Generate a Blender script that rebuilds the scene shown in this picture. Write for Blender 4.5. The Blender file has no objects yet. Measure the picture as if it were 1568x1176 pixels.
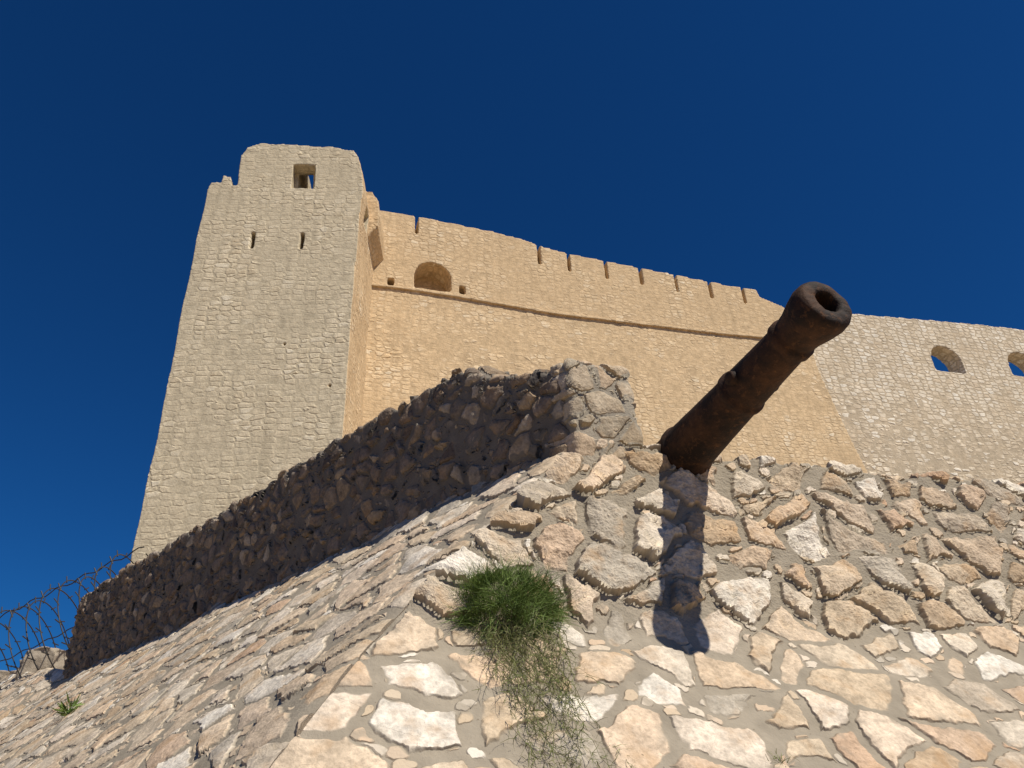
import bpy, math, random, bmesh
import numpy as np
from mathutils import Vector, Matrix, noise
random.seed(3); np.random.seed(3)
scene=bpy.context.scene
D=bpy.data
# ---------------------------------------------------------------- camera
PITCH=math.radians(29); ROLL=math.radians(3.2)
c,s_=math.cos(PITCH),math.sin(PITCH)
F=Vector((0,c,s_)); U0=Vector((0,-s_,c)); R0=Vector((1,0,0))
CR=R0*math.cos(ROLL)-U0*math.sin(ROLL)
CU=U0*math.cos(ROLL)+R0*math.sin(ROLL)
cam=D.cameras.new("camera"); cam.lens=26; cam.sensor_width=36; cam.clip_end=5000; cam.clip_start=0.05
co=D.objects.new("camera",cam); scene.collection.objects.link(co); scene.camera=co
m=Matrix((CR,CU,-F)).transposed().to_4x4(); co.matrix_world=m
def ray(u,v):
    return (CR*((u-784)/1132.4)+CU*(-(v-588)/1132.4)+F)
# ---------------------------------------------------------------- light
AZ=math.radians(50.5); EL=math.radians(53)
sd=Vector((math.sin(AZ)*math.cos(EL),-math.cos(AZ)*math.cos(EL),math.sin(EL)))
sl=D.lights.new("sun","SUN"); sl.energy=5.0; sl.angle=math.radians(0.5); sl.color=(1,0.935,0.825)
so=D.objects.new("sun",sl); scene.collection.objects.link(so)
so.rotation_euler=sd.to_track_quat('Z','Y').to_euler()
w=D.worlds.new("World"); scene.world=w; w.use_nodes=True
nt=w.node_tree; bg=nt.nodes["Background"]
sky=nt.nodes.new("ShaderNodeTexSky"); sky.sky_type='NISHITA'; sky.sun_disc=False
sky.sun_elevation=EL; sky.sun_rotation=math.radians(129.5); sky.altitude=1200
sky.air_density=1.0; sky.dust_density=0.2; sky.ozone_density=5.0
mx=nt.nodes.new("ShaderNodeMix"); mx.data_type='RGBA'; mx.blend_type='MULTIPLY'; mx.inputs[0].default_value=1
mx.inputs[7].default_value=(.11,.54,1.0,1)
nt.links.new(sky.outputs[0],mx.inputs[6]); nt.links.new(mx.outputs[2],bg.inputs[0]); bg.inputs[1].default_value=0.06
scene.view_settings.view_transform='Standard'; scene.view_settings.look='None'; scene.view_settings.exposure=0
# ---------------------------------------------------------------- node helpers
class NT:
    def __init__(s,mat): s.t=mat.node_tree; s.l=s.t.links
    def put(s,sock,val):
        if isinstance(val,bpy.types.NodeSocket): s.l.new(val,sock)
        elif val is not None: sock.default_value=val
    def math(s,op,a,b=0.0,c_=None,clamp=False):
        n=s.t.nodes.new("ShaderNodeMath"); n.operation=op; n.use_clamp=clamp
        s.put(n.inputs[0],a); s.put(n.inputs[1],b)
        if c_ is not None: s.put(n.inputs[2],c_)
        return n.outputs[0]
    def vm(s,op,a,b=None):
        n=s.t.nodes.new("ShaderNodeVectorMath"); n.operation=op
        s.put(n.inputs[0],a); s.put(n.inputs[1],b)
        return n.outputs[1] if op in('DOT_PRODUCT','LENGTH') else n.outputs[0]
    def scale(s,a,f):
        n=s.t.nodes.new("ShaderNodeVectorMath"); n.operation='SCALE'
        s.put(n.inputs[0],a); s.put(n.inputs[3],f); return n.outputs[0]
    def noise(s,vec,scale,detail=3,rough=.55,out=0):
        n=s.t.nodes.new("ShaderNodeTexNoise"); s.put(n.inputs['Vector'],vec)
        n.inputs['Scale'].default_value=scale; n.inputs['Detail'].default_value=detail; n.inputs['Roughness'].default_value=rough
        return n.outputs[out]
    def vor(s,vec,scale,feat='F1',rnd=1.0,dim='3D'):
        n=s.t.nodes.new("ShaderNodeTexVoronoi"); n.voronoi_dimensions=dim; n.feature=feat
        s.put(n.inputs['Vector'],vec); n.inputs['Scale'].default_value=scale; n.inputs['Randomness'].default_value=rnd
        return n
    def mr(s,v,a,b,c_=0.0,d=1.0,smooth=False):
        n=s.t.nodes.new("ShaderNodeMapRange"); n.interpolation_type='SMOOTHSTEP' if smooth else 'LINEAR'
        for i,x in enumerate((v,a,b,c_,d)): s.put(n.inputs[i],x)
        return n.outputs[0]
    def mix(s,f,a,b,bt='MIX'):
        n=s.t.nodes.new("ShaderNodeMix"); n.data_type='RGBA'; n.blend_type=bt
        s.put(n.inputs[0],f)
        s.put(n.inputs[6],a if isinstance(a,bpy.types.NodeSocket) else (*a,1)); s.put(n.inputs[7],b if isinstance(b,bpy.types.NodeSocket) else (*b,1))
        return n.outputs[2]
    def ramp(s,v,cols):
        n=s.t.nodes.new("ShaderNodeValToRGB"); s.put(n.inputs[0],v)
        e=n.color_ramp.elements
        while len(e)<len(cols): e.new(.5)
        for i,(p,cc) in enumerate(cols): e[i].position=p; e[i].color=(*cc,1)
        return n.outputs[0]
    def sep(s,v):
        n=s.t.nodes.new("ShaderNodeSeparateColor"); s.put(n.inputs[0],v); return n.outputs
    def attr(s,name,out):
        n=s.t.nodes.new("ShaderNodeAttribute"); n.attribute_name=name; return n.outputs[out]
    def grey(s,v):
        cb=s.t.nodes.new("ShaderNodeCombineColor")
        for i in range(3): s.put(cb.inputs[i],v)
        return cb.outputs[0]
def newmat(name,rough=.9,spec=.2):
    mt=D.materials.new(name); mt.use_nodes=True
    b=mt.node_tree.nodes["Principled BSDF"]; b.inputs['Roughness'].default_value=rough
    b.inputs['Specular IOR Level'].default_value=spec
    return mt,b,NT(mt)
def disp(mt,n,h,scale=1.0):
    mt.displacement_method='BOTH'
    dn=n.t.nodes.new("ShaderNodeDisplacement"); dn.inputs['Midlevel'].default_value=0; dn.inputs['Scale'].default_value=scale
    n.put(dn.inputs['Height'],h)
    n.l.new(dn.outputs[0],n.t.nodes["Material Output"].inputs['Displacement'])

def rubble(name,coordkind,cell,cols,mortar,gmin,gmax,hs,dim='3D',deep=False,warp=.09,rnd=.9,domeh=.16,stain=.55,fine=.30):
    mt,b,n=newmat(name,.92,.0)
    if coordkind=='attr': P=n.attr('suv','Vector')
    else:
        tc=n.t.nodes.new("ShaderNodeTexCoord"); P=tc.outputs['Object']
    wv=n.vm('SUBTRACT',n.noise(P,2.6,0,.5,1),(.5,.5,.5)); wv=n.scale(wv,warp*2.4)
    wf=n.vm('SUBTRACT',n.noise(P,14,1,.6,1),(.5,.5,.5)); wf=n.scale(wf,warp*.55)
    Q=n.vm('ADD',n.vm('ADD',P,wv),wf)
    Q=n.vm('MULTIPLY',Q,(1/cell[0],1/cell[1],1/cell[2]))
    v1=n.vor(Q,1,'F1',rnd,dim); ve=n.vor(Q,1,'DISTANCE_TO_EDGE',rnd,dim)
    r,g,bl=n.sep(v1.outputs['Color'])[:3]
    d=ve.outputs['Distance']
    gap=n.mr(n.math('POWER',r,1.5),0,1,gmin,gmax)
    if deep:
        dp=n.attr('deep','Fac')
        gap=n.math('MULTIPLY',gap,n.mr(dp,.4,1.4,1.05,1.2))
    mk=n.mr(d,gap,n.math('ADD',gap,.05),0,1,True)
    dome=n.mr(d,gap,n.math('ADD',gap,.22),0,1,True)
    off=n.vm('SUBTRACT',Q,v1.outputs['Position'])
    tilt=n.vm('DOT_PRODUCT',off,n.vm('SUBTRACT',v1.outputs['Color'],(.5,.5,.5)))
    # broken facets inside a stone
    fv=n.vor(P,7.0,'F1',1,dim)
    fac=n.vm('DOT_PRODUCT',n.scale(n.vm('SUBTRACT',P,fv.outputs['Position']),7.0),n.vm('SUBTRACT',fv.outputs['Color'],(.5,.5,.5)))
    nz=n.noise(P,8,3,.55); nf=n.noise(P,38,3,.7)
    hh=n.math('ADD',.6,n.math('MULTIPLY',dome,domeh))
    hh=n.math('ADD',hh,n.math('MULTIPLY',tilt,1.15))
    hh=n.math('ADD',hh,n.math('MULTIPLY',fac,.85))
    hh=n.math('ADD',hh,n.math('MULTIPLY',n.math('SUBTRACT',g,.5),.6))
    hh=n.math('ADD',hh,n.math('MULTIPLY',n.math('SUBTRACT',nz,.5),.7))
    H=n.math('MULTIPLY',mk,hh)
    v2=n.vor(Q,3.0,'F1',1,dim)
    r2=n.sep(v2.outputs['Color'])
    m2=n.math('MULTIPLY',n.mr(v2.outputs['Distance'],.42,.32,0,1,True),n.math('GREATER_THAN',r2[0],.5))
    m2=n.math('MULTIPLY',m2,n.math('SUBTRACT',1.0,n.mr(d,n.math('MULTIPLY',gap,.75),gap,0,1)))
    m2=n.math('MULTIPLY',m2,n.math('GREATER_THAN',gap,gmin+(gmax-gmin)*.25))
    H=n.math('ADD',H,n.math('MULTIPLY',m2,.4))
    H=n.math('ADD',H,n.math('MULTIPLY',n.math('SUBTRACT',nf,.5),fine))
    if deep: H=n.math('MULTIPLY',H,dp)
    H=n.math('MULTIPLY',H,hs)
    disp(mt,n,H)
    sc=n.ramp(bl,cols)
    mort=n.mix(nz,tuple(x*.62 for x in mortar),tuple(x*1.3 for x in mortar))
    sc2=n.ramp(r2[1],cols)
    c1=n.mix(m2,mort,sc2)
    tone=n.math('MULTIPLY',n.mr(nz,.25,.75,.68,1.28),n.mr(nf,.3,.7,.72,1.22))
    st=n.mix(1.0,sc,n.grey(tone),'MULTIPLY')
    n4=n.noise(P,4.6,3,.65)
    st=n.mix(n.mr(n4,.52,.70,0,stain),st,(.46,.29,.15))
    cc=n.mix(mk,c1,st)
    sm=n.mr(n4,.46,.38,0,.7,True)
    cc=n.mix(n.math('MULTIPLY',sm,n.math('SUBTRACT',1.0,dome)),cc,mort)
    cc=n.mix(n.mr(nf,.65,.73,0,.6),cc,(.12,.09,.06))
    n.put(b.inputs['Base Color'],cc)
    return mt
STC=[(0,(.47,.35,.23)),(.14,(.65,.52,.38)),(.28,(.54,.43,.30)),(.42,(.67,.58,.46)),(.54,(.43,.38,.305)),(.66,(.64,.48,.33)),(.78,(.74,.68,.58)),(.88,(.60,.50,.38)),(1,(.52,.35,.23))]
mat_bastion=rubble("bastion_rubble",'attr',(.325,.225,.2),STC,(.33,.285,.22),.045,.17,.05,'2D',True)
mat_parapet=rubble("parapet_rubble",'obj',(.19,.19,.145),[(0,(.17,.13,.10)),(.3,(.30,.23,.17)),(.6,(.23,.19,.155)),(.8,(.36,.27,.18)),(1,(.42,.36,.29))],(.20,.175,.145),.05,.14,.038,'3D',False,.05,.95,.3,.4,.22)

def fortmat(name,cell,cols,mortar,patch,patchamt,hs,gap=.06,jd=.5,rnd=.6,jf=.6):
    mt,b,n=newmat(name,.93,.0)
    tc=n.t.nodes.new("ShaderNodeTexCoord"); P=tc.outputs['Object']
    wv=n.scale(n.vm('SUBTRACT',n.noise(P,1.1,1,.55,1),(.5,.5,.5)),.20)
    wf=n.scale(n.vm('SUBTRACT',n.noise(P,8,0,.6,1),(.5,.5,.5)),.05)
    Q=n.vm('MULTIPLY',n.vm('ADD',n.vm('ADD',P,wv),wf),(1/cell[0],1/cell[1],1/cell[2]))
    v1=n.vor(Q,1,'F1',rnd); ve=n.vor(Q,1,'DISTANCE_TO_EDGE',rnd)
    r,g,bl=n.sep(v1.outputs['Color'])[:3]
    gp=n.mr(r,0,1,gap*.4,gap*1.8)
    mk=n.mr(ve.outputs['Distance'],gp,n.math('ADD',gp,.12),0,1,True)
    nl=n.noise(P,.55,5,.68)
    pn=n.mr(nl,.15+.42*patchamt,.40+.42*patchamt,1,0,True)
    vis=n.math('SUBTRACT',1.0,n.math('MULTIPLY',pn,.75))
    mkk=n.math('MULTIPLY',mk,vis)
    nm=n.noise(P,3.8,3,.66); nh=n.noise(P,15,3,.68)
    H=n.math('MULTIPLY',n.math('MULTIPLY',mk,n.math('ADD',.5,n.math('MULTIPLY',g,1.2))),vis)
    H=n.math('ADD',H,n.math('MULTIPLY',nm,1.2))
    H=n.math('ADD',H,n.math('MULTIPLY',nh,.6))
    H=n.math('ADD',H,n.math('MULTIPLY',nl,1.5))
    disp(mt,n,n.math('SUBTRACT',n.math('MULTIPLY',H,hs),hs*1.6))
    sc=n.ramp(bl,cols)
    base=n.mix(mkk,mortar,sc)
    base=n.mix(n.math('MULTIPLY',pn,.6),base,patch)
    base=n.mix(n.math('MULTIPLY',n.math('MULTIPLY',n.math('SUBTRACT',1.0,mk),vis),jd),base,tuple(x*jf for x in mortar))
    t1=n.mr(nl,.3,.7,.82,1.12); t2=n.mr(nm,.25,.75,.78,1.2); t3=n.mr(nh,.3,.7,.84,1.14)
    base=n.mix(1.0,base,n.grey(n.math('MULTIPLY',n.math('MULTIPLY',t1,t2),t3)),'MULTIPLY')
    SP=n.vm('MULTIPLY',P,(2.2,2.2,.16))
    base=n.mix(n.mr(n.noise(SP,1,2,.6),.54,.75,0,.30),base,tuple(x*.5 for x in mortar))
    base=n.mix(n.mr(nh,.64,.71,0,.6),base,tuple(x*.3 for x in mortar))
    n.put(b.inputs['Base Color'],base)
    return mt
mat_tower=fortmat("tower_stone",(.42,.42,.21),[(0,(.52,.43,.295)),(.4,(.67,.575,.42)),(.7,(.60,.51,.36)),(1,(.72,.645,.50))],(.62,.53,.375),(.63,.54,.385),.6,.015,.04,.45,.5)
mat_wall=fortmat("wall_stone",(.38,.38,.19),[(0,(.58,.43,.26)),(.4,(.70,.56,.375)),(.7,(.65,.49,.305)),(1,(.74,.64,.48))],(.65,.485,.30),(.68,.50,.30),.62,.015,.05,.55,.52)
mat_rwall=fortmat("curtain_stone",(.46,.46,.22),[(0,(.62,.51,.37)),(.3,(.73,.65,.52)),(.6,(.68,.58,.44)),(1,(.78,.72,.61))],(.68,.565,.41),(.68,.54,.37),.30,.017,.045,.7,.45,.62)

# ---------------------------------------------------------------- mesh helpers
def mkobj(name,verts,faces,mat=None,smooth=False,parent=None):
    me=D.meshes.new(name); me.from_pydata([tuple(v) for v in verts],[],faces); me.update()
    ob=D.objects.new(name,me); scene.collection.objects.link(ob)
    if mat: me.materials.append(mat)
    if smooth: me.polygons.foreach_set('use_smooth',[True]*len(me.polygons))
    if parent: ob.parent=parent
    return ob
def empty(name):
    e=D.objects.new(name,None); scene.collection.objects.link(e); return e
class Frame:
    def __init__(s,O,az):
        s.O=Vector((O[0],O[1],0)); s.az=az
        s.d=Vector((math.cos(az),math.sin(az),0)); s.n=Vector((-math.sin(az),math.cos(az),0))
        s.M=Matrix.Translation(s.O)@Matrix.Rotation(az,4,'Z')
    def xz(s,u,v,y=0.0):
        r=ray(u,v); k=(s.O.dot(s.n)+y)/r.dot(s.n); P=r*k
        return ((P-s.O).dot(s.d),P.z)
def prism(name,poly,y0,y1,fr):
    a=sum(poly[i][0]*poly[(i+1)%len(poly)][1]-poly[(i+1)%len(poly)][0]*poly[i][1] for i in range(len(poly)))
    if a<0: poly=poly[::-1]
    k=len(poly)
    vs=[(x,y0,z) for x,z in poly]+[(x,y1,z) for x,z in poly]
    fs=[tuple(range(k)),tuple(range(2*k-1,k-1,-1))]+[(i,i+k,(i+1)%k+k,(i+1)%k) for i in range(k)]
    ob=mkobj(name,vs,fs); ob.matrix_world=fr.M
    return ob
def solidify(ob,cutters,voxel,mat,post=None):
    for cu in cutters:
        md=ob.modifiers.new("b",'BOOLEAN'); md.object=cu; md.operation='DIFFERENCE'; md.solver='EXACT'
    md=ob.modifiers.new("r",'REMESH'); md.mode='VOXEL'; md.voxel_size=voxel; md.use_smooth_shade=True
    bpy.context.view_layer.update()
    dg=bpy.context.evaluated_depsgraph_get()
    me=D.meshes.new_from_object(ob.evaluated_get(dg))
    ob.modifiers.clear(); ob.data=me
    me.materials.clear(); me.materials.append(mat)
    me.polygons.foreach_set('use_smooth',[True]*len(me.polygons))
    if post:
        a=np.empty(len(me.vertices)*3,dtype=np.float32); me.vertices.foreach_get('co',a); a=a.reshape(-1,3)
        a=post(a); me.vertices.foreach_set('co',a.ravel()); me.update()
    for cu in cutters: D.objects.remove(cu)
def box_px(fr,u0,v0,u1,v1,ya,yb):
    uc,vc=(u0+u1)/2,(v0+v1)/2
    x0=fr.xz(u0,vc)[0]; x1=fr.xz(u1,vc)[0]; z1=fr.xz(uc,v0)[1]; z0=fr.xz(uc,v1)[1]
    return prism("cut",[(x0,z0),(x1,z0),(x1,z1),(x0,z1)],ya,yb,fr)
def arch_poly(x0,x1,z0,z1):
    r=(x1-x0)/2; cx=(x0+x1)/2; h=min(r,(z1-z0)*.6); zs=z1-h
    p=[(x0,z0),(x1,z0)]
    for i in range(13):
        t=math.pi*i/12; p.append((cx+r*math.cos(t),zs+h*math.sin(t)))
    return p
# ---------------------------------------------------------------- tower
r=ray(545,400); P=r*(22/r.y); FT=Frame(P,math.radians(4))
tp=[(557,290),(554,262),(549,241),(541,231),(520,226),(470,223),(440,221),(400,220),(380,225),(370,238),(366,255),(364,283),(355,283),(353,270),(341,268),(339,279),(322,282),(317,290),(302,360),(285,440),(259,575),(232,710),(200,860)]
poly=[FT.xz(*p) for p in tp]
lx=poly[-1][0]
poly+= [(lx-.25,0.5),(.15,0.5)]+[FT.xz(*p) for p in [(527,655),(537,500),(545,400),(549,345)]]
tower_e=empty("stone_tower")
tw=prism("tower_body",poly,0,5,FT)
cut=[box_px(FT,382,356,388.5,381,-1,1.2),box_px(FT,457.5,356,464,382,-1,1.2)]
cut.append(box_px(FT,447,252,483,288,-1,.6))
x0,z0=FT.xz(451,286); x1,z1=FT.xz(476,268)
vs=[(x0,.3,z0+.1),(x1,.3,z0+.1),(x1,.3,z0+1.0),(x0,.3,z0+1.0),(x0,6.3,z0+5.3),(x1,6.3,z0+5.3),(x1,6.3,z0+6.8),(x0,6.3,z0+6.8)]
cc=mkobj("cut",vs,[(0,1,2,3),(7,6,5,4),(0,4,5,1),(1,5,6,2),(2,6,7,3),(3,7,4,0)]); cc.matrix_world=FT.M; cut.append(cc)
for (u,v) in [(436,527),(505,590)]:
    cut.append(box_px(FT,u-2.5,v-2.5,u+2.5,v+2.5,-1,.4))
zt=FT.xz(557,300)[1]; zr=FT.xz(548,238)[1]
cut.append(prism("cut",[(-1.2,zt-.7),(1,zt-.7),(1,zt+.2),(-1.2,zt+.2)],.8,1.5,FT))
def tpost(a):
    for i in range(len(a)):
        x,y,z=a[i]
        e=min(1,max(0,(z-17)/3)) if z>17 else 0
        q_=Vector((x*.8,y*.8,z*.5)); a[i,0]+=.07*noise.noise(q_)
        if e>0: a[i,2]+=e*.08*noise.noise(Vector((x*1.8,y*1.8,5)))
    return a
solidify(tw,cut,.045,mat_tower,tpost); tw.parent=tower_e
tw.data.materials.append(mat_wall)
mi=[1 if (p.normal.x>.6 and p.center.x>-.9) else 0 for p in tw.data.polygons]; tw.data.polygons.foreach_set('material_index',mi)
zc=FT.xz(565,335)[1]
cb=prism("corbel_box",[(-.3,zr-.15),(.15,zr-.2),(.42,zr-.7),(.50,zc+1.9),(.46,zc+1.3),(-.3,zc+.2)],1.9,4.2,FT)
solidify(cb,[],.05,mat_wall); cb.parent=tower_e
# ---------------------------------------------------------------- main wall
r=ray(567,440); P=r*(26/r.y); FW=Frame(P,math.radians(18))
top=[(585,322),(632,330),(645,333),(700,343),(760,356),(800,366),(825,376),(870,388),(930,400),(1000,414),(1060,426),(1110,436),(1158,444),(1163,454),(1200,470),(1240,520),(1250,560),(1270,610),(1300,680),(1322,727),(1345,780)]
poly=[FW.xz(*p) for p in top]
slits=[]
for (u,v0,v1) in [(638,331,358),(827,377,405),(873,388,415),(930,400,427),(984,411,436),(1038,421,447),(1091,432,457),(1142,441,465)]:
    slits.append((FW.xz(u,v1)[0],FW.xz(u,v1)[1],FW.xz(u,v0)[1]))
new=[]
for i,(x,z) in enumerate(poly):
    new.append((x,z))
    if i+1<len(poly):
        for (sx,sz0,sz1) in slits:
            if poly[i+1][0]>x and x<sx<poly[i+1][0] and i<13:
                f=(sx-x)/(poly[i+1][0]-x); zt_=z+f*(poly[i+1][1]-z)
                new+= [(sx-.085,zt_),(sx-.085,sz0),(sx+.085,sz0),(sx+.085,zt_)]
poly=[(-1.5,0.5),(-1.5,new[0][1]+.1)]+new+[(new[-1][0]+1.2,0.5)]
wall_e=empty("fortress_wall")
mw=prism("wall_body",poly,0,2.0,FW)
cut=[]
x0,z0=FW.xz(634,443); x1,z1=FW.xz(691,449); zt=FW.xz(662,402)[1]
cut.append(prism("cut",arch_poly(x0,x1,(z0+z1)/2+.1,zt),-1,1.3,FW))
cut.append(box_px(FW,593,426,604,437,-1,.7)); cut.append(box_px(FW,703,438,713,450,-1,.7))
def bat(a):
    k=np.clip(18.9-a[:,2],0,None); front=(1-np.clip(a[:,1]/2.0,0,1))
    a[:,1]-=.05*k*front
    for i in range(len(a)):
        if a[i,2]>19.5: a[i,2]+=.05*noise.noise(Vector((a[i,0]*1.5,a[i,1]*1.5,2)))
    return a
solidify(mw,cut,.055,mat_wall,bat); mw.parent=wall_e
cp=[(566,437),(620,443),(700,455),(850,481),(1000,499),(1100,511),(1242,524)]
cz=[FW.xz(*p) for p in cp]
poly=[(x,z+.06) for x,z in cz]+[(x,z-.06) for x,z in cz[::-1]]
cn=prism("string_course",poly,-.11,.1,FW); solidify(cn,[],.035,mat_wall); cn.parent=wall_e
# ---------------------------------------------------------------- right curtain wall
FR=Frame(FW.O+FW.n*.55,math.radians(18))
top=[(1190,470),(1245,477),(1300,480),(1400,488),(1500,497),(1568,505)]
poly=[FR.xz(*p) for p in top]
lz=poly[-1]; poly=[(poly[0][0]-1,0.5)]+[(poly[0][0]-1,poly[0][1])]+poly+[(lz[0]+16,lz[1]+.1),(lz[0]+16,.5)]
rw=prism("curtain_wall",poly,0,1.0,FR)
cut=[]
for (u0,u1,v0,v1) in [(1427,1471,531,568),(1545,1590,541,576)]:
    x0=FR.xz(u0,(v0+v1)/2)[0]; x1=FR.xz(u1,(v0+v1)/2)[0]; z1=FR.xz((u0+u1)/2,v0)[1]; z0=FR.xz((u0+u1)/2,v1)[1]
    cut.append(prism("cut",arch_poly(x0,x1,z0,z1),-1,3,FR))
def bat2(a):
    k=np.clip(18.0-a[:,2],0,None); front=(1-np.clip(a[:,1]/1.0,0,1)); a[:,1]-=.03*k*front; return a
solidify(rw,cut,.07,mat_rwall,bat2)
# ---------------------------------------------------------------- bastion
K=Vector((.364,4.17,0)); ZT=1.865
RD=Vector((math.cos(math.radians(20)),math.sin(math.radians(20)),0)); NR=Vector((RD.y,-RD.x,0))
LA=math.radians(44); LD=Vector((-math.sin(LA),math.cos(LA),0)); NL=Vector((-LD.y,LD.x,0))
if NL.y>0: NL=-NL
SLL=1/math.tan(math.radians(43)); 
def offR(z):
    d=ZT-z; a=.343*d; b_=.4+(d-1.165)*.839
    k=.08; h=max(k-abs(a-b_),0)/k
    return max(a,b_)+h*h*k*.25
def offL(z): return (ZT-z)*SLL
det=NL.x*NR.y-NL.y*NR.x
def corner(oL,oR):
    return Vector(((oL*NR.y-NL.y*oR)/det,(NL.x*oR-NR.x*oL)/det,0))+K
rows=[]
for o in np.linspace(-.6,-.02,24): rows.append((o,o,ZT))
zs=list(np.linspace(ZT,-.15,205))+list(np.linspace(-.2,-1.8,45))
for z in zs: rows.append((offL(z),offR(z),z))
def prog(maxs):
    out=[];s=0.006
    while s<maxs:
        out.append(s); s+=.0125*max(1,(s+3.5)/5)*(1 if s<17 else 5)
    return out
cl=[-x for x in prog(40)][::-1]; cr=prog(26) ; cols=cl+cr
nc=len(cols); nr=len(rows)
V=np.zeros((nr,nc,3)); S=np.zeros((nr,nc,3)); DP=np.zeros((nr,nc))
sv=np.array(cols); a=.14
vL=vR=0; prev=None
RDn=np.array(RD);LDn=np.array(LD);Kn=np.array(K)
for i,(oL,oR,z) in enumerate(rows):
    if prev:
        vL+=math.hypot(oL-prev[0],z-prev[2]); vR+=math.hypot(oR-prev[1],z-prev[2])
    prev=(oL,oR,z)
    C=np.array(corner(oL,oR))
    t=np.clip((sv+a)/(2*a),0,1)[:,None]
    pr=C+sv[:,None]*RDn; pl=C-sv[:,None]*LDn
    pb=(1-t)**2*(C+a*LDn)+2*t*(1-t)*C+t**2*(C+a*RDn)
    P_=np.where((sv>a)[:,None],pr,np.where((sv<-a)[:,None],pl,pb))
    fr_=max(0,min(1,(z+1.8)/(ZT+1.8)))
    rise=np.interp(-sv,[0,10.5,11.6,15.5,40],[0,0,.26,.66,.75])
    P_[:,2]=z+rise*fr_
    V[i]=P_
    right=sv>0
    S[i,:,0]=np.where(right,(P_-Kn)@RDn,50-(P_-Kn)@LDn); S[i,:,1]=np.where(right,vR,vL+20)
    up=1/(1+math.exp(-(z-.72)/.04))
    DP[i]=np.where(right,.40+.88*up,.42)
V=V.reshape(-1,3)
for idx in range(0,len(V)):
    x,y,z=V[idx]; i=idx//nc
    if abs(x)>14: continue
    d_=.05*noise.noise(Vector((x*1.1,y*1.1,z*1.1+4)))
    V[idx,0]+=d_*NR.x; V[idx,1]+=d_*NR.y; V[idx,2]+=d_*.5
    if i<38:
        f=1 if i<24 else 1-(i-24)/14
        V[idx,2]+=f*.05*noise.noise(Vector((x*2.3,y*2.3,0)))
idx=np.arange((nr-1)*(nc-1)); ii=idx//(nc-1); jj=idx%(nc-1); q=ii*nc+jj
Fc=np.stack([q,q+nc,q+nc+1,q+1],1)
me=D.meshes.new("bastion"); me.vertices.add(len(V)); me.vertices.foreach_set('co',V.astype(np.float32).ravel())
me.loops.add(Fc.size); me.loops.foreach_set('vertex_index',Fc.astype(np.int32).ravel())
me.polygons.add(len(Fc)); me.polygons.foreach_set('loop_start',np.arange(0,Fc.size,4,dtype=np.int32)); me.polygons.foreach_set('loop_total',np.full(len(Fc),4,dtype=np.int32))
me.update(calc_edges=True); me.validate()
at=me.attributes.new('suv','FLOAT_VECTOR','POINT'); at.data.foreach_set('vector',S.reshape(-1).astype(np.float32))
at=me.attributes.new('deep','FLOAT','POINT'); at.data.foreach_set('value',DP.reshape(-1).astype(np.float32))
me.polygons.foreach_set('use_smooth',[True]*len(me.polygons)); me.materials.append(mat_bastion)
ob=D.objects.new("stone_bastion",me); scene.collection.objects.link(ob)
# ---------------------------------------------------------------- parapet
prof=[(.06,2.41),(.2,2.44),(.42,2.50),(.79,2.66),(1.0,2.84),(1.12,2.88),(1.6,2.88),(2.64,2.93),(4,2.95),(5.5,3.0),(6.83,3.01),(8.5,3.06),(10.75,3.1)]
def wallprism(name,pp,base0,base1):
    vs=[]
    for base in (base0,base1):
        for s,z in pp: vs.append(base+LD*s+Vector((0,0,z)))
    k=len(pp)
    fs=[tuple(range(k)),tuple(range(2*k-1,k-1,-1))]+[(i,i+k,(i+1)%k+k,(i+1)%k) for i in range(k)]
    o=mkobj(name,vs,fs)
    bm=bmesh.new(); bm.from_mesh(o.data); bmesh.ops.recalc_face_normals(bm,faces=bm.faces); bm.to_mesh(o.data); bm.free()
    return o
def pn(a):
    for i in range(len(a)):
        x,y,z=a[i]
        if z>2.2:
            a[i,2]+=.05*noise.noise(Vector((x*2.5,y*2.5,z)))+.03*noise.noise(Vector((x*9,y*9,z)))
    return a
pe=empty("stone_parapet")
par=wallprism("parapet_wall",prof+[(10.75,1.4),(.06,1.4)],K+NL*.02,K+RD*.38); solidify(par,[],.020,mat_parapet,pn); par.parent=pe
mat_pier=rubble("pier_rubble",'obj',(.23,.23,.16),[(0,(.32,.25,.17)),(.3,(.50,.41,.30)),(.6,(.38,.33,.25)),(.8,(.52,.40,.28)),(1,(.60,.53,.43))],(.34,.30,.24),.02,.09,.030,'3D',False,.05,.9,.16,.3)
def pp2(a):
    for i in range(len(a)):
        x,y,z=a[i]
        q_=noise.noise_vector(Vector((x*4,y*4,z*4)))
        a[i]+=np.array(q_)*.030
    return a
pier=wallprism("end_pier",[(-.03,1.6),(-.03,2.42),(.0,2.44),(.14,2.47),(.16,2.43),(.16,1.6)],K+NL*.012,K+RD*.42); solidify(pier,[],.015,mat_pier,pp2); pier.parent=pe
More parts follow.
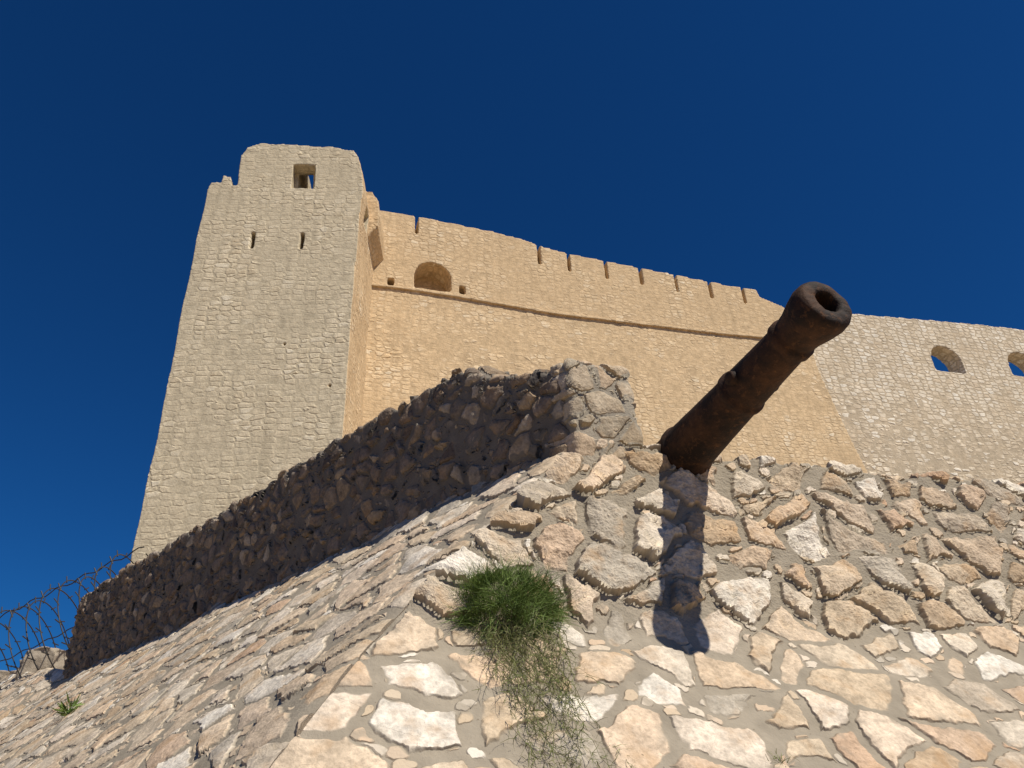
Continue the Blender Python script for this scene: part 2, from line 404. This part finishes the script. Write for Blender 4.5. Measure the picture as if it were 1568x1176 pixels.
# ---------------------------------------------------------------- cannon
mt,b,n=newmat("rusted_iron",.75,.25)
tc=n.t.nodes.new("ShaderNodeTexCoord"); P=tc.outputs['Object']
f=n.mr(n.noise(P,5,5,.7),.42,.66,0,1)
colr=n.mix(f,(.020,.012,.009),(.080,.036,.016)); colr=n.mix(n.mr(n.noise(P,24,3,.7),.56,.7,0,.65),colr,(.15,.066,.025))
n.put(b.inputs['Base Color'],colr)
bp=n.t.nodes.new("ShaderNodeBump"); bp.inputs['Strength'].default_value=1; bp.inputs['Distance'].default_value=.008
n.put(bp.inputs['Height'],n.math('ADD',n.noise(P,30,5,.72),n.noise(P,9,3,.6))); n.l.new(bp.outputs[0],b.inputs['Normal'])
rb=ray(1045,697); B=rb*4.80; rm=ray(1268,461); M=rm*3.72
ax=(M-B).normalized(); L=(M-B).length
prf=[(-1.0,.0),(-1.0,.15),(-.98,.18),(-.3,.178),(.02,.172),(.03,.182),(.07,.182),(.08,.168),(.4,.150),(.66,.137),(.67,.148),(.70,.148),(.71,.135),(L-.34,.117),(L-.33,.131),(L-.29,.131),(L-.28,.117),(L-.22,.124),(L-.14,.146),(L-.08,.158),(L-.03,.154),(L-.008,.142),(L,.126),(L+.004,.085),(L-.004,.070),(L-.02,.064),(L-.6,.060),(L-.6,0)]
seg=96
pf=[]
for (h0,r0),(h1,r1) in zip(prf[:-1],prf[1:]):
    k_=max(1,int(abs(h1-h0)/.02)) if h0>-.3 else 1
    for i in range(k_): pf.append((h0+(h1-h0)*i/k_,r0+(r1-r0)*i/k_))
pf.append(prf[-1])
vs=[];fs=[]
qt=ax.to_track_quat('Z','Y')
for i,(h,rr) in enumerate(pf):
    for j in range(seg):
        t=2*math.pi*j/seg; cx,cy=math.cos(t),math.sin(t)
        k_=1+.008*noise.noise(Vector((cx*2,cy*2,h*6)))+.008*noise.noise(Vector((cx*5,cy*5,h*22)))
        vs.append((rr*k_*cx,rr*k_*cy,h+.005*noise.noise(Vector((cx*3,cy*3,h*3+7)))))
for i in range(len(pf)-1):
    for j in range(seg):
        fs.append((i*seg+j,i*seg+(j+1)%seg,(i+1)*seg+(j+1)%seg,(i+1)*seg+j))
can=mkobj("cannon",vs,fs,mt,True); can.rotation_mode='QUATERNION'; can.rotation_quaternion=qt; can.location=B
for sgn in (1,-1):
    vs=[];fs=[]
    for i,(h,rr) in enumerate([(.10,.042),(.158,.040),(.165,.032),(.165,0)]):
        for j in range(20):
            t=2*math.pi*j/20; vs.append((sgn*h,rr*math.cos(t),.80+rr*math.sin(t)))
    for i in range(3):
        for j in range(20): fs.append((i*20+j,i*20+(j+1)%20,(i+1)*20+(j+1)%20,(i+1)*20+j))
    tr=mkobj("trunnion",vs,fs,mt,True,can)
# ---------------------------------------------------------------- ground
mg,b,n=newmat("ground_earth",.95,.1)
tc=n.t.nodes.new("ShaderNodeTexCoord"); P=tc.outputs['Object']
n.put(b.inputs['Base Color'],n.mix(n.noise(P,.8,8,.7),(.22,.16,.10),(.36,.28,.19)))
bp=n.t.nodes.new("ShaderNodeBump"); bp.inputs['Distance'].default_value=.05; n.put(bp.inputs['Height'],n.noise(P,6,8,.7)); n.l.new(bp.outputs[0],b.inputs['Normal'])
g=sorted(set([round(x,3) for x in list(np.linspace(-60,80,281))]+[-3000,-1500,-700,-300,-150,-90,110,180,300,700,1500,3000]))
gn=len(g); vs=[]
for y in g:
    for x in g:
        p=Vector((x,y,0)); dR=NR.dot(p-K); dL=NL.dot(p-K); dd=max(dR,dL)
        t=min(1,max(0,(dd+.9)/1.0)); z=(1.55+min(2.0,.03*max(0,-dd)))*(1-t)-1.6*t
        if dd<-60: z-= min(5,(-dd-60)*.03)
        vs.append((x,y,z+.03*noise.noise(Vector((x*.7,y*.7,0)))))
fs=[(i*gn+j,i*gn+j+1,(i+1)*gn+j+1,(i+1)*gn+j) for i in range(gn-1) for j in range(gn-1)]
mkobj("ground",vs,fs,mg,True)
# ---------------------------------------------------------------- rocks
mr_,b,n=newmat("rock",.9,.1)
tc=n.t.nodes.new("ShaderNodeTexCoord"); P=tc.outputs['Object']
n.put(b.inputs['Base Color'],n.mix(n.noise(P,4,8,.7),(.22,.19,.15),(.50,.42,.32)))
bp=n.t.nodes.new("ShaderNodeBump"); bp.inputs['Distance'].default_value=.05; n.put(bp.inputs['Height'],n.noise(P,5,8,.7)); n.l.new(bp.outputs[0],b.inputs['Normal'])
def rock(u,v,k,sx,sy,sz):
    bm=bmesh.new(); bmesh.ops.create_icosphere(bm,subdivisions=4,radius=1)
    o=random.random()*50
    for vv in bm.verts:
        q_=vv.co.copy(); f_=1+.35*noise.noise(q_*1.1+Vector((o,0,0)))+.15*noise.noise(q_*3+Vector((o,0,0)))
        q_=Vector([max(-.6,min(.6,x_)) for x_ in q_])
        vv.co=Vector((q_.x*f_*sx,q_.y*f_*sy,q_.z*f_*sz))
    me=D.meshes.new("boulder"); bm.to_mesh(me); bm.free(); me.materials.append(mr_)
    me.polygons.foreach_set('use_smooth',[True]*len(me.polygons))
    ob=D.objects.new("boulder",me); scene.collection.objects.link(ob); ob.location=ray(u,v)*k
    ob.rotation_euler=(0,0,random.random()*3)
rock(72,1018,13.5,.45,.42,.42); rock(42,1028,13.3,.2,.22,.26); rock(8,1043,14.6,.5,.5,.22)
# ---------------------------------------------------------------- razor wire
mwz,b,n=newmat("wire_steel",.5,.5); b.inputs['Base Color'].default_value=(.04,.037,.033,1); b.inputs['Metallic'].default_value=.3
cu=D.curves.new("razor_wire_coil",'CURVE'); cu.dimensions='3D'; cu.bevel_depth=.011; cu.bevel_resolution=1
A=ray(235,920)*13.3; Bz=ray(-90,1070)*14.6
dirw=(Bz-A); Lw=dirw.length; dw=dirw.normalized(); e1=Vector((0,0,1)); e1=(e1-dw*e1.dot(dw)).normalized(); e2=dw.cross(e1)
def spl(pts):
    sp=cu.splines.new('POLY'); sp.points.add(len(pts)-1)
    for i,p in enumerate(pts): sp.points[i].co=(*p,1)
turns=13; pts=[]
for i in range(turns*48+1):
    t=2*math.pi*i/48; f=i/(turns*48); rad=1.0+.06*math.sin(f*23)
    p=A+dw*(Lw*f)+e1*rad*math.cos(t)+e2*rad*.9*math.sin(t)+dw*(.40*math.sin(t)+.22*math.cos(t))
    pts.append(p)
spl(pts)
for ta in (-.35,.9):
    spl([A+dw*(Lw*f/40)+e1*(1.0+.04*math.sin(f*1.3))*math.cos(ta)+e2*.9*math.sin(ta)+dw*.2*math.sin(ta) for f in range(41)])
for i in range(2,len(pts)-2,3):
    p=pts[i]; tg=(pts[i+1]-pts[i-1]).normalized(); cen=A+dw*((p-A).dot(dw)); rd=(p-cen).normalized()
    spl([p-rd*.03-tg*.05,p+rd*.08+tg*.05])
ob=D.objects.new("razor_wire",cu); scene.collection.objects.link(ob); cu.materials.append(mwz)
# ---------------------------------------------------------------- plants
def plantmat(name,c1,c2):
    mt,b,n=newmat(name,.6,.3)
    n.put(b.inputs['Base Color'],n.mix(n.attr('tint','Fac'),c1,c2))
    return mt
m_green=plantmat("shrub_green",(.05,.09,.013),(.19,.27,.06))
m_dry=plantmat("dry_stem",(.15,.13,.06),(.20,.24,.07))
def strands(name,list_,mat,parent=None):
    vs=[];fs=[];tn=[]
    for pts,wd,ti in list_:
        b0=len(vs); side=Vector((random.uniform(-1,1),random.uniform(-.3,.3),random.uniform(-1,1))).normalized()
        m_=len(pts)
        for i,p in enumerate(pts):
            ww=wd*(1-.75*i/(m_-1)); vs+= [p-side*ww,p+side*ww]; tn+=[ti,ti]
        for i in range(m_-1): fs.append((b0+2*i,b0+2*i+1,b0+2*i+3,b0+2*i+2))
    ob=mkobj(name,vs,fs,mat,False,parent)
    at=ob.data.attributes.new('tint','FLOAT','POINT'); at.data.foreach_set('value',tn)
    return ob
def blade(p,d,ln,droop,wd,segs=4,jit=.06):
    pts=[p.copy()]; q_=p.copy(); d=d.copy()
    for i in range(segs):
        q_=q_+d*(ln/segs); pts.append(q_.copy()); d=(d+Vector((0,0,-droop))+Vector((random.gauss(0,jit),random.gauss(0,jit),random.gauss(0,jit)))).normalized()
    return (pts,wd,random.random())
hub=Vector((-.08,3.60,.775)); outn=NR
sh=empty("shrub")
lst=[]
for ci in range(115):
    a1=random.uniform(0,2*math.pi); rr=math.sqrt(random.random())
    o=RD*(.24*rr*math.cos(a1))+Vector((0,0,.17*rr*math.sin(a1)-.02))
    c0=hub+o+outn*(.02+.16*(1-rr*rr)*random.uniform(.2,1))
    cd=(o*3.0+outn*.35+Vector((0,0,.5))+Vector((random.gauss(0,.4),random.gauss(0,.4),random.gauss(0,.4)))).normalized()
    tb=random.random()
    lm=random.uniform(.6,1.4)
    for _ in range(50):
        d=(cd+Vector((random.gauss(0,.36),random.gauss(0,.36),random.gauss(0,.36)))).normalized()
        p=c0+Vector((random.gauss(0,.018),random.gauss(0,.018),random.gauss(0,.018)))
        bl_=blade(p,d,lm*random.uniform(.04,.14),.10,.0014,4,.14)
        lst.append((bl_[0],bl_[1],min(1,max(0,tb*.65+random.random()*.35))))
strands("foliage",lst,m_green,sh)
lst=[]
def glac(s,z,out=0.0):
    C=corner(offL(z),offR(z)); return C+RD*s+NR*out+Vector((0,0,z))
for i in range(66):
    z=.76+random.uniform(-.12,.05); xo=random.gauss(0,.14); pts=[]
    zend=random.choice([.5,.45,.4,.35,.3,.2,.1,.0,-.1]); ph=random.random()*6
    dr=random.uniform(-.08,.14)
    while z>zend:
        C=corner(offL(z),offR(z)); cx=(Vector((hub.x,hub.y,0))-C).dot(RD)
        sx=cx+xo*.75+.05*math.sin(ph+z*9)+random.gauss(0,.012)+(.76-z)*dr
        pts.append(glac(sx,z,.05+.035*math.sin(ph*2+z*14)+random.uniform(0,.025))); z-=.03
    if len(pts)>3:
        lst.append((pts,.0022,random.random()*.5))
        for p in pts[2:]:
            for _ in range(5):
                if random.random()<.65:
                    d=(Vector((random.gauss(0,1),random.gauss(-.4,.6),random.gauss(-.2,.8)))).normalized()
                    bl_=blade(p,d,random.uniform(.015,.07),.15,.0014,3,.3)
                    lst.append((bl_[0],bl_[1],random.random()))
strands("trailing_stems",lst,m_dry,sh)
def small(name,P0,n_,ln,mat,wd):
    l=[]
    for _ in range(n_):
        d=Vector((random.gauss(0,.6),random.gauss(0,.6),random.uniform(.2,1))).normalized()
        p=P0+d*random.uniform(0,ln*.5)
        l.append(blade(p,(d+Vector((random.gauss(0,.5),random.gauss(0,.5),random.gauss(0,.5)))).normalized(),ln*random.uniform(.15,.4),.1,wd,3))
    return strands(name,l,mat)
small("weed",Vector((-4.3,7.4,.84)),90,.28,m_green,.010)
small("weed",Vector((1.0,3.40,.05)),40,.14,m_dry,.002)
